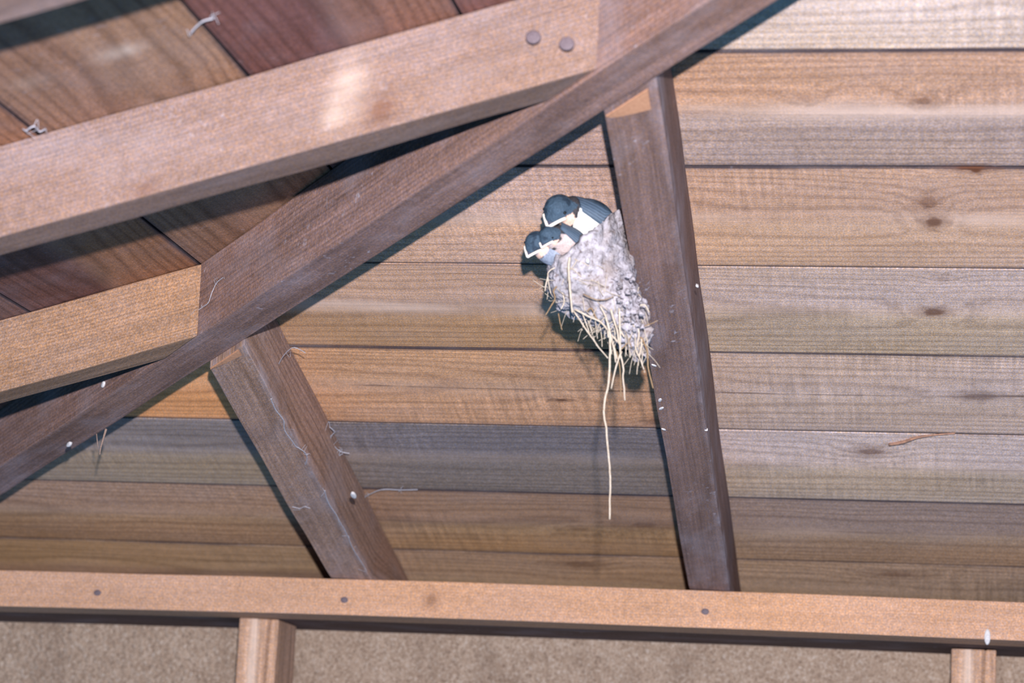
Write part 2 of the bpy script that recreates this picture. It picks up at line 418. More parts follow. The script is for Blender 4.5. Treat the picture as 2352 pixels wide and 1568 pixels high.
# sawn, lighter end grain where the two rafters on the right slope run against the hip
def cut_end(parent, x0, a, T, D, depth):
    bm = bmesh.new()
    def P(x, back, drop):
        ys = FARP - x + .0006 + back
        return V(x + a * ((-ys + .28) / .96), ys, zr(ys) - D / CB - drop) + OFF
    n = 8
    A = [bm.verts.new(P(x0 + T * (.02 + .80 * i / n), .0008, .0012)) for i in range(n + 1)]
    B = [bm.verts.new(P(x0 + T * (.02 + .80 * i / n), .0008 + depth * (.12 + .88 * (i / n) ** .8), .0003)) for i in range(n + 1)]
    C = [bm.verts.new(P(x0 + T * (.02 + .80 * i / n), .0008, -.002)) for i in range(n + 1)]
    D_ = [bm.verts.new(P(x0 + T * (.02 + .80 * i / n), .0008 + depth * (.12 + .88 * (i / n) ** .8), -.002)) for i in range(n + 1)]
    for i in range(n):
        for p_, q in ((A, B), (B, D_), (D_, C), (C, A)):
            bm.faces.new((p_[i], p_[i + 1], q[i + 1], q[i]))
    bm.faces.new((A[0], B[0], D_[0], C[0])); bm.faces.new((A[n], B[n], D_[n], C[n]))
    bmesh.ops.recalc_face_normals(bm, faces=bm.faces)
    me = bpy.data.meshes.new('cut_end'); bm.to_mesh(me); bm.free()
    o = link('cut_end', me, m_fresh, parent); o['label'] = 'paler orange sawn edge under the diagonal rafter'
cut_end(jackN, xN, .0186, .0386, DJ, .024)
cut_end(jackL, xL, -.0134, .0409, DJ, .010)

# ------------------------------------------------------------------ wall plate, posts, wall
def plate_station(x):
    bow = -.0028 * ((x - 2.3) / .5) ** 2 * .9 + .0012
    t = ZPT + bow; return [V(x, YP, t - .0357), V(x, .772, t - .0357), V(x, .772, t), V(x, YP, t)]
plate = link('wall_plate', box_mesh([plate_station(1.45 + 1.85 * i / 40) for i in range(41)], seed=9, jit=.0003, bev=.0012), m_plate)
tag(plate, 'horizontal orange planed timber along the top of the wall, with nail heads', 'beam')

def post(name, x0, x1, yf, yb, mat, label, seed, top):
    st = []
    for i in range(25):
        z = top - .55 * i / 24
        st.append([V(x0, yf, z), V(x1, yf, z), V(x1, yb, z), V(x0, yb, z)])
    o = link(name, box_mesh(st, seed=seed, jit=.0006), mat)
    return tag(o, label, 'post')
def ptop(x): return ZPT - .0028 * ((x - 2.3) / .5) ** 2 * .9 + .0012 - .0358
post('wall_post', 2.0225, 2.0630, .775, .849, m_post, 'pale rough wooden post under the wall plate, left of the nest', 11, ptop(2.04))
post('wall_post', 2.7305, 2.7735, .815, .889, m_post, 'pale orange wooden post under the wall plate in the lower right corner', 12, ptop(2.75))

k = NT('rough_cast_plaster')
g = k.n('ShaderNodeTexCoord').outputs['Object']
n1 = k.noise(g, 330., 4., .78); n2 = k.noise(g, 75., 5., .7); n3 = k.noise(k.n('ShaderNodeMapping', vector_type='POINT').outputs[0], 9., 3., .6)
mp = [q for q in k.t.nodes if q.bl_idname == 'ShaderNodeMapping'][0]; k.put(mp.inputs[0], g); mp.inputs['Scale'].default_value = (1.6, 1., .5)
vor = k.n('ShaderNodeTexVoronoi', feature='F1'); k.put(vor.inputs['Vector'], g); vor.inputs['Scale'].default_value = 170.
c = k.mix(k.mr(n2, .3, .7), srgb(166, 142, 124), srgb(192, 168, 150))
c = k.mix(k.math('MULTIPLY', k.mr(n1, .53, .68), .8), c, srgb(220, 206, 196))
c = k.mix(k.math('MULTIPLY', k.mr(n1, .47, .33), .75), c, srgb(104, 84, 74))
c = k.mix(k.math('MULTIPLY', k.mr(n3, .5, .75), .45), c, srgb(92, 70, 58))
hgt = k.math('ADD', k.math('MULTIPLY', vor.outputs['Distance'], -1.2), k.math('MULTIPLY', n1, 1.2))
m_wall = k.finish(c, .9, hgt, .003, .9, .1)
def slab(name, a, b, mat, parent=None):
    bm = bmesh.new()
    bmesh.ops.create_cube(bm, size=1.)
    a, b = Vector(a), Vector(b)
    for v in bm.verts: v.co = Vector([a[i] + (b[i] - a[i]) * (v.co[i] + .5) for i in range(3)]) + OFF
    me = bpy.data.meshes.new(name); bm.to_mesh(me); bm.free()
    return link(name, me, mat, parent)
wall = slab('wall_back', (1.2, .901, .30), (3.4, .955, .904), m_wall)
tag(wall, 'rough sandy plaster wall below the wall plate', 'wall', kind='structure')

m_shade = wood('painted_shade_timber', srgb(84, 66, 62), grain=.6, rings=.3, dust=.5, blotch=.6, seed=9.)  # added strip, its dark colour stands in for the shade under the plate
def shade_station(x):
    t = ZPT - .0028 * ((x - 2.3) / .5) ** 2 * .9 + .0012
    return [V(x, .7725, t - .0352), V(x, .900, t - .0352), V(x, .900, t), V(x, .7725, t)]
tag(link('shade_strip', box_mesh([shade_station(1.45 + 1.85 * i / 40) for i in range(41)], seed=10, jit=.0003, bev=.001), m_shade),
    'added dark strip behind the orange wall plate, coloured as the shade above the plaster', 'beam')

# ------------------------------------------------------------------ nails and droppings
m_nail = plain('rusty_grey_nail', srgb(112, 100, 108), srgb(88, 76, 84), 900., .6)
m_dung = plain('white_dropping', srgb(214, 212, 214), srgb(180, 178, 184), 700., .6)

def disc(name, loc, nrm, r, h, mat, parent, squash=1.0, rot=0.):
    bm = bmesh.new(); n = 14
    q = Vector(nrm).to_track_quat('Z', 'Y').to_matrix().to_4x4()
    M = Matrix.Translation(Vector(loc)) @ q @ Matrix.Rotation(rot, 4, 'Z')
    rings = []
    for (rr, zz) in ((1., -.0015), (1., h * .45), (.8, h), (.3, h * 1.15)):
        rings.append([bm.verts.new(M @ V(cos(2 * pi * i / n) * r * rr, sin(2 * pi * i / n) * r * rr * squash, zz)) for i in range(n)])
    for a, b in zip(rings, rings[1:]):
        for i in range(n): bm.faces.new((a[i], a[(i + 1) % n], b[(i + 1) % n], b[i]))
    bm.faces.new(rings[-1]); bm.faces.new(list(reversed(rings[0])))
    me = bpy.data.meshes.new(name); bm.to_mesh(me); bm.free()
    for p_ in me.polygons: p_.use_smooth = True
    return link(name, me, mat, parent)
for (x, z, r) in ((-.1987, 1.9915, .0048), (-.2079, 1.9738, .0055), (-.2100, 1.9586, .0050)):
    disc('nail_head', (x, .2192, z), (0, -1, 0), r, .0006, m_nail, j2, .85)
for (x, z) in ((.1615, 2.0779), (.1836, 2.0733)):
    disc('nail_head', (x, -.1655, z), (0, -1, 0), .0050, .0005, m_nail, j1, .9)
for (x, z) in ((-.40606, 1.79349), (-.15386, 1.79466), (.19956, 1.7948)):
    disc('nail_head', (x, .708, z), (0, -1, 0), .0038, .0005, m_nail, plate, .8)
disc('dropping', (.46398, .708, 1.7799), (0, -1, 0), .0075, .0012, m_dung, plate, .38, pi / 2)
nrmR = V(0, -SB, -CB)
disc('dropping', (-.1045, .5165, 1.8710), nrmR, .0060, .0008, m_dung, jackL, .42, pi / 2)
for (x, y, z, r) in ((.1946, .2594, 1.9462, .004), (.1934, .3187, 1.9288, .005), (.1930, .3333, 1.9246, .005), (.1912, .3709, 1.9135, .0035), (.2399, .1351, 1.9825, .0022), (.2267, .3709, 1.9135, .0022)):
    disc('dropping', (x + .0015, y, z), nrmR, r * .65, .0008, m_dung, jackN, .45, x * 900)
disc('dropping', (-.3263, .3735, 1.8899), (-1, -1, 0), .004, .001, m_dung, hip, .5, .3)
disc('dropping', (-.1284, .1756, 2.0316), (-1, -1, 0), .003, .001, m_dung, hip, .8, .3)
disc('dropping', (-.2849, .3321, 1.9358), (-1, -1, 0), .0032, .001, m_dung, hip, .7, .8)

# ------------------------------------------------------------------ tubes (straws, webs)
def tube(bm, pts, r, n=6, taper=.7, wob=0., seed=0):
    P = [Vector(p_) for p_ in pts]
    # Catmull-Rom resample
    Q = []
    for i in range(len(P) - 1):
        p0, p1, p2, p3 = P[max(i - 1, 0)], P[i], P[i + 1], P[min(i + 2, len(P) - 1)]
        for k_ in range(4):
            t = k_ / 4
            Q.append(.5 * ((2 * p1) + (p2 - p0) * t + (2 * p0 - 5 * p1 + 4 * p2 - p3) * t * t + (3 * p1 - p0 - 3 * p2 + p3) * t ** 3))
    Q.append(P[-1])
    if wob: Q = [q + Vector([noise.noise(Vector((q.z * 160 + seed, a * 7.7, seed))) * wob for a in range(3)]) for q in Q]
    prev = None; N = len(Q)
    for i, q in enumerate(Q):
        d = (Q[min(i + 1, N - 1)] - Q[max(i - 1, 0)]).normalized()
        a = d.cross(V(0, 1, .13)).normalized(); b = d.cross(a)
        rr = r * (1 - (1 - taper) * i / (N - 1))
        ring = [bm.verts.new(q + (a * cos(2 * pi * j / n) + b * sin(2 * pi * j / n)) * rr) for j in range(n)]
        if prev:
            for j in range(n): bm.faces.new((prev[j], prev[(j + 1) % n], ring[(j + 1) % n], ring[j]))
        else: bm.faces.new(list(reversed(ring)))
        prev = ring
    bm.faces.new(prev)

def tube_obj(name, pts, r, mat, parent=None, **kw):
    bm = bmesh.new(); tube(bm, pts, r, **kw)
    me = bpy.data.meshes.new(name); bm.to_mesh(me); bm.free()
    for p_ in me.polygons: p_.use_smooth = True
    return link(name, me, mat, parent)

STRAWS = [([[0.1868,0.05,1.9368],[0.1894,0.05,1.9267],[0.1898,0.05,1.915],[0.19,0.05,1.902],[0.1895,0.05,1.8897],[0.1877,0.05,1.881],[0.1872,0.05,1.873],[0.1871,0.05,1.8708],[0.1894,0.05,1.8593],[0.1911,0.05,1.8455],[0.1935,0.05,1.8283],[0.1941,0.05,1.8134],[0.1945,0.05,1.7946]],0.0011),([[0.1945,0.054,1.9473],[0.1959,0.054,1.9305],[0.1963,0.054,1.9196],[0.1974,0.054,1.9116],[0.1995,0.054,1.9029],[0.1994,0.054,1.8978],[0.2015,0.054,1.8805]],0.001),([[0.1981,0.05,1.9152],[0.1946,0.05,1.9042],[0.1917,0.05,1.8883]],0.0009),([[0.2077,0.075,1.9306],[0.21,0.075,1.9285],[0.2132,0.075,1.9204],[0.2144,0.075,1.9094],[0.2161,0.075,1.9021],[0.2189,0.075,1.8934]],0.0009),([[0.16,0.062,1.9471],[0.1716,0.062,1.9311],[0.1801,0.062,1.9202],[0.1869,0.062,1.9123]],0.0008),([[0.1617,0.06,1.9475],[0.1722,0.06,1.9424],[0.181,0.06,1.9382],[0.1879,0.06,1.9302],[0.1939,0.06,1.9237],[0.1963,0.06,1.9186]],0.001),([[0.2041,0.07,1.9369],[0.2046,0.07,1.9325],[0.2058,0.07,1.9208],[0.209,0.07,1.9135],[0.2122,0.07,1.9062]],0.0008),([[0.1659,0.062,1.9465],[0.1675,0.062,1.9436],[0.1724,0.062,1.9311]],0.0007),([[0.1598,0.036,1.9802],[0.1596,0.036,1.9729],[0.1608,0.036,1.959],[0.1621,0.036,1.9495],[0.1636,0.036,1.9401]],0.0013),([[0.1475,0.06,1.9643],[0.1455,0.06,1.9606],[0.1468,0.06,1.9547],[0.1435,0.06,1.9487],[0.1404,0.06,1.9431]],0.0008),([[0.1409,0.06,1.9716],[0.1397,0.06,1.9664],[0.1391,0.06,1.9605]],0.0008),([[0.1479,0.07,1.9465],[0.1496,0.07,1.9406],[0.1512,0.07,1.934]],0.0006),([[0.1804,0.056,1.949],[0.1843,0.056,1.9425],[0.1884,0.056,1.9308],[0.1919,0.056,1.9163],[0.1933,0.056,1.9083]],0.0009),([[0.1886,0.055,1.9467],[0.1903,0.055,1.9409],[0.1936,0.055,1.9307],[0.1954,0.055,1.9212]],0.0011),([[0.2093,0.072,1.9286],[0.2091,0.072,1.9227],[0.2079,0.072,1.9164]],0.0008),([[0.2016,0.075,1.9394],[0.2,0.075,1.932],[0.1985,0.075,1.9253]],0.0007),([[0.1997,0.076,1.9366],[0.1993,0.076,1.9293],[0.2017,0.076,1.9227]],0.0006),([[0.1921,0.07,1.9191],[0.1949,0.07,1.9045],[0.1964,0.07,1.8848]],0.0006),([[0.195,0.07,1.9206],[0.2005,0.07,1.9266],[0.2017,0.07,1.9325]],0.0006),([[0.1857,0.06,1.9316],[0.1912,0.06,1.92],[0.1937,0.06,1.9113]],0.0009),([[0.2122,0.06,1.9356],[0.2179,0.06,1.9379],[0.2221,0.06,1.9402]],0.0005),([[0.1705,0.06,1.9461],[0.1733,0.06,1.9484],[0.1773,0.06,1.9418],[0.1826,0.06,1.936]],0.0008),([[0.1509,0.065,1.9618],[0.1527,0.065,1.9544],[0.1507,0.065,1.9484]],0.0008),([[0.1698,0.042,1.9546],[0.1786,0.042,1.951],[0.1858,0.042,1.9508],[0.1922,0.042,1.9534]],0.0006),([[0.1465,0.06,1.9784],[0.1422,0.06,1.9761],[0.1406,0.06,1.9716],[0.1437,0.06,1.9591]],0.0007),([[0.1856,0.052,1.9402],[0.1873,0.052,1.9343],[0.1881,0.052,1.9256]],0.0012),([[0.2058,0.07,1.9399],[0.2075,0.07,1.9325],[0.2065,0.07,1.9222]],0.0009),([[0.21,0.05,1.9488],[0.2136,0.05,1.9489],[0.2167,0.05,1.9438]],0.0009),([[0.1992,0.064,1.9429],[0.203,0.064,1.9386],[0.2061,0.064,1.9327]],0.0008),([[0.1926,0.066,1.9374],[0.1957,0.066,1.9315],[0.1977,0.066,1.9286]],0.001)]
NEST = [(1.9181,0.2054,0.2112),(1.9282,0.1935,0.2127),(1.9367,0.1804,0.2121),(1.9468,0.1617,0.2114),(1.9553,0.1442,0.2101),(1.9655,0.1373,0.2062),(1.9758,0.1352,0.202),(1.9843,0.1364,0.1991),(1.9963,0.1359,0.1964),(2.0066,0.1354,0.1944),(2.017,0.135,0.1927),(2.0294,0.1344,0.1909)]
RIM = [[0.1365,0.09,1.9876],[0.1908,0.09,2.0332]]
WEBS = [([[-0.1264,0.4997,1.9306],[-0.1247,0.5095,1.9278],[-0.1301,0.5196,1.9248],[-0.1304,0.5362,1.92],[-0.1279,0.5478,1.9165],[-0.1201,0.5515,1.9155]],0.0005),([[-0.1279,0.5478,1.9165],[-0.1314,0.5565,1.914],[-0.1367,0.5628,1.9122],[-0.1267,0.5528,1.9151]],0.0006),([[-0.1531,0.3907,1.9417],[-0.1486,0.3754,1.9461],[-0.1361,0.3426,1.9558],[-0.1218,0.3191,1.9626],[-0.1123,0.3089,1.9656],[-0.1047,0.3186,1.9628]],0.0004),([[-0.1333,0.6697,1.8871],[-0.124,0.6563,1.8911],[-0.1082,0.6428,1.895],[-0.0889,0.6424,1.8951],[-0.0726,0.6407,1.8956]],0.0005),([[-0.1678,0.5417,1.8621],[-0.1616,0.5449,1.8612],[-0.156,0.541,1.8623],[-0.1514,0.5442,1.8613]],0.0004),([[-0.1345,0.3285,1.925],[-0.1361,0.3464,1.9197],[-0.1341,0.3675,1.9136],[-0.1371,0.3861,1.9081],[-0.1351,0.4142,1.8999],[-0.1321,0.4204,1.8981],[-0.1285,0.4331,1.8944],[-0.1346,0.4528,1.8886]],0.0005),([[-0.1295,0.506,1.873],[-0.1312,0.5337,1.8649],[-0.129,0.5654,1.8557],[-0.1283,0.6053,1.844]],0.0005),([[-0.1283,0.6053,1.844],[-0.1301,0.6352,1.8352],[-0.1278,0.6772,1.823]],0.0005),([[-0.1704,0.2176,1.9775],[-0.1643,0.2115,1.9791],[-0.1562,0.2034,1.9818],[-0.1501,0.1973,1.9936],[-0.1412,0.1884,1.9975]],0.0004),([[-0.0366,-0.2608,2.0505],[-0.0314,-0.2671,2.052],[-0.0257,-0.272,2.0537],[-0.0198,-0.2717,2.0554]],0.0007),([[-0.171,-0.1796,2.0112],[-0.1645,-0.1832,2.0131],[-0.1651,-0.1716,2.0129],[-0.1604,-0.1731,2.0143]],0.0007)]

# ------------------------------------------------------------------ the nest
k = NT('dried_mud_pellets')
g = k.n('ShaderNodeTexCoord').outputs['Object']
n1 = k.noise(g, 420., 3., .65); n2 = k.noise(g, 120., 3., .6); n3 = k.noise(g, 40., 2., .5)
c = k.mix(k.mr(n2, .3, .7), srgb(146, 142, 148), srgb(178, 174, 186))
c = k.mix(k.mr(n1, .54, .74), c, srgb(200, 196, 206))
c = k.mix(k.math('MULTIPLY', k.mr(n1, .46, .34), .8), c, srgb(100, 86, 82))
c = k.mix(k.math('MULTIPLY', k.mr(n3, .5, .72), .45), c, srgb(136, 116, 100))
m_mud = k.finish(c, .95, k.math('ADD', n1, k.math('MULTIPLY', n2, .8)), .0012, .8, .1)
m_straw = plain('pale_straw', srgb(176, 160, 142), srgb(202, 192, 180), 500., .6)
m_strawd = plain('brown_straw', srgb(124, 100, 76), srgb(152, 128, 100), 500., .7)

nest = bpy.data.objects.new('bird_nest', None); COL.objects.link(nest)
nest.location = (.190, .09, 1.96); nest.empty_display_size = .02
tag(nest, 'grey mud nest cup with hanging straws, stuck to the dark rafter', 'nest')
def nparent(o):
    o.parent = nest; o.matrix_parent_inverse = Matrix.Translation(-Vector(nest.location)); return o
def lv(z):
    T_ = NEST
    if z <= T_[0][0]: return T_[0][1], T_[0][2]
    for a, b in zip(T_, T_[1:]):
        if z <= b[0]:
            t = (z - a[0]) / (b[0] - a[0]); return a[1] + (b[1] - a[1]) * t, a[2] + (b[2] - a[2]) * t
    return T_[-1][1], T_[-1][2]
ZB = NEST[0][0]; NY = .092
(RXL, _, RZL), (RXR, _, RZR) = RIM
bm = bmesh.new()
NTH, NV = 150, 70
def nest_pt(th, v):
    cx = (1 + cos(th)) / 2
    zrim = RZL + (RZR - RZL) * max(0., min(1., cx)) ** 1.0
    zrim -= .0175 * max(0., -sin(th)) * (1. - .30 * cx)
    zz = ZB + (zrim - ZB) * v
    L_, R_ = lv(zz)
    bdep = .010 + .036 * min(1., (max(0., zz - ZB) / .055)) ** .7
    return V(L_ + (R_ - L_) * cx, NY + bdep * sin(th) * (1. if sin(th) < 0 else .9), zz)
rows = []
for i in range(NV + 1):
    v = (i / NV) ** 1.0
    rows.append([bm.verts.new(nest_pt(2 * pi * j / NTH, v)) for j in range(NTH)])
# rolled rim and bowl
cen = V((RXL + RXR) / 2, NY, (RZL + RZR) / 2)
for f, dz in ((.95, .0016), (.86, .0012), (.74, -.006), (.58, -.014), (.38, -.020), (.15, -.023)):
    r0 = [nest_pt(2 * pi * j / NTH, 1.) for j in range(NTH)]
    rows.append([bm.verts.new(cen + (q - cen) * f + V(0, 0, dz)) for q in r0])
for a, b in zip(rows, rows[1:]):
    for j in range(NTH): bm.faces.new((a[j], a[(j + 1) % NTH], b[(j + 1) % NTH], b[j]))
bm.faces.new(rows[-1]); bm.faces.new(list(reversed(rows[0])))
bmesh.ops.recalc_face_normals(bm, faces=bm.faces)
bm.normal_update()
disp = []
for v in bm.verts:
    d, _p = noise.voronoi(v.co * 165)
    d2, _p = noise.voronoi(v.co * 70 + V(3, 1, 2))
    amp = (.45 - d[0]) * .0040 + (.4 - d2[0]) * .0058 + noise.noise(v.co * 420) * .0011
    low = max(0., min(1., (1.966 - v.co.z) / .02))
    amp += low * noise.noise(v.co * 130 + V(9, 9, 9)) * .005
    disp.append(v.normal * amp)
for v, d in zip(bm.verts, disp): v.co += d
me = bpy.data.meshes.new('mud_shell'); bm.to_mesh(me); bm.free()
for p_ in me.polygons: p_.use_smooth = True
shell = nparent(link('mud_shell', me, m_mud))
for i, (pts, r) in enumerate(STRAWS):
    nparent(tube_obj('straw', pts, r * .8, m_strawd if i in (3, 9, 11, 16, 17, 18, 20, 21, 23) else m_straw, wob=.0004, seed=i * 3.1, taper=.65))
# short fibres and rootlets bristling out of the mud
rnd = random.Random(11)
bm = bmesh.new()
for i in range(105):
    low = rnd.random() < .45
    if low:
        v = rnd.uniform(.0, .45); th = rnd.uniform(pi * .95, 2 * pi * 1.0)
        p0 = nest_pt(th, v); L_ = rnd.uniform(.006, .022)
        d = V(rnd.gauss(0, .35), rnd.gauss(-.2, .3), -1).normalized()
    else:
        v = rnd.uniform(.2, .85); th = rnd.uniform(pi * .8, 1.6 * pi)
        p0 = nest_pt(th, v); L_ = rnd.uniform(.006, .016)
        d = V(rnd.gauss(0, 1), rnd.gauss(-.25, .3), rnd.gauss(-.3, .8)).normalized()
    m_ = p0 + d * L_ * .5 + V(rnd.gauss(0, .0006), -.0006, rnd.gauss(0, .0006))
    tube(bm, [p0 - d * .002, m_, p0 + d * L_ + V(rnd.gauss(0, .0008), 0, 0)], rnd.uniform(.0002, .00042), n=4)
me = bpy.data.meshes.new('straw_fringe'); bm.to_mesh(me); bm.free()
fr = nparent(link('straw_fringe', me, m_straw)); fr['kind'] = 'stuff'
# crumbly mud beads spilling over the edge of the rafter
bm = bmesh.new()
for i in range(60):
    t = rnd.random()
    L_, R_ = lv(1.932 + .045 * t)
    c = V(R_ + rnd.uniform(-.016, .0005), rnd.uniform(.045, .075), 1.932 + .045 * t)
    bmesh.ops.create_icosphere(bm, subdivisions=2, radius=rnd.uniform(.0010, .0022), matrix=Matrix.Translation(c) @ Matrix.Diagonal((1, .9, rnd.uniform(.7, 1.2), 1)))
for v in bm.verts: v.co += Vector([noise.noise(v.co * 500 + V(a * 9, 0, 0)) for a in range(3)]) * .0022
me = bpy.data.meshes.new('mud_crumbs'); bm.to_mesh(me); bm.free()
for p_ in me.polygons: p_.use_smooth = True
cr = nparent(link('mud_crumbs', me, m_mud)); cr['kind'] = 'stuff'
o = nparent(disc('dropping', (.1722, .0415, 1.9790), (0, -1, -.1), .0020, .0012, m_dung, None, .7, pi / 2 + .2))

# ------------------------------------------------------------------ the young swallows
def plumage_mat():
    k = NT('swallow_plumage')
    a = k.attr('plumage').outputs['Color']
    g = k.n('ShaderNodeTexCoord').outputs['Object']
    n = k.noise(g, 700., 3., .6); n2 = k.noise(g, 240., 3., .6)
    m = k.math('POWER', 2., k.math('ADD', k.math('MULTIPLY', k.math('SUBTRACT', n, .5), 1.4), k.math('MULTIPLY', k.math('SUBTRACT', n2, .5), 1.2)))
    return k.finish(k.mix(1., a, k.comb(m, m, m), 'MULTIPLY'), .65, k.math('ADD', n, n2), .0012, .7, .2)
m_plume = plumage_mat()
m_gape = plain('pale_gape_flange', srgb(250, 244, 238), srgb(240, 226, 214), 900., .5)
m_bill = plain('dark_horn_bill', srgb(52, 56, 72), srgb(84, 86, 104), 900., .45)
m_chin = plain('buff_chin', srgb(226, 186, 166), srgb(238, 208, 194), 900., .8)
m_eye = plain('black_eye', srgb(8, 8, 10), srgb(12, 12, 14), 100., .12, 0., .6)
m_wing = None
def wing_mat():
    k = NT('swallow_wing_feathers')
    uv = k.n('ShaderNodeUVMap', uv_map='UVMap').outputs[0]; u, v, _ = k.xyz(uv)
    f = k.math('FRACT', k.math('MULTIPLY', v, 6.))
    e = k.mr(f, .72, 1., 0., 1.)
    n = k.noise(k.comb(k.math('MULTIPLY', u, 8.), k.math('MULTIPLY', v, 60.)), 1., 3., .6)
    c = k.mix(k.mr(n, .3, .7), srgb(44, 56, 72), srgb(78, 98, 120))
    c = k.mix(k.math('MULTIPLY', e, .6), c, srgb(118, 142, 172))
    return k.finish(c, .5, k.math('ADD', f, n), .0004, .5, .35)
m_wing = wing_mat()

def frame(f, u):
    f = Vector(f).normalized(); u = Vector(u); u = (u - u.dot(f) * f).normalized(); s = f.cross(u)
    return Matrix(((f.x, s.x, u.x), (f.y, s.y, u.y), (f.z, s.z, u.z)))   # columns: forward, right, up

def smooth_union(parts, vox):
    """one continuous skin over a few ellipsoids"""
    bm = bmesh.new()
    for (c, M3, r) in parts:
        M = Matrix.Translation(Vector(c)) @ M3.to_4x4() @ Matrix.Diagonal((r[0], r[1], r[2], 1))
        bmesh.ops.create_icosphere(bm, subdivisions=4, radius=1., matrix=M)
    me = bpy.data.meshes.new('tmp'); bm.to_mesh(me); bm.free()
    ob = bpy.data.objects.new('tmp', me); COL.objects.link(ob)
    md = ob.modifiers.new('r', 'REMESH'); md.mode = 'VOXEL'; md.voxel_size = vox
    sm = ob.modifiers.new('s', 'SMOOTH'); sm.factor = .5; sm.iterations = 7
    dg = bpy.context.evaluated_depsgraph_get(); dg.update()
    out = bpy.data.meshes.new_from_object(ob.evaluated_get(dg))
    bpy.data.objects.remove(ob); bpy.data.meshes.remove(me)
    return out

BLUE, BLUE2, DARK, WHITE, BUFF, RUST, GREY = srgb(60, 78, 96), srgb(42, 56, 72), srgb(60, 58, 62), srgb(236, 234, 232), srgb(186, 170, 170), srgb(226, 190, 174), srgb(136, 146, 166)

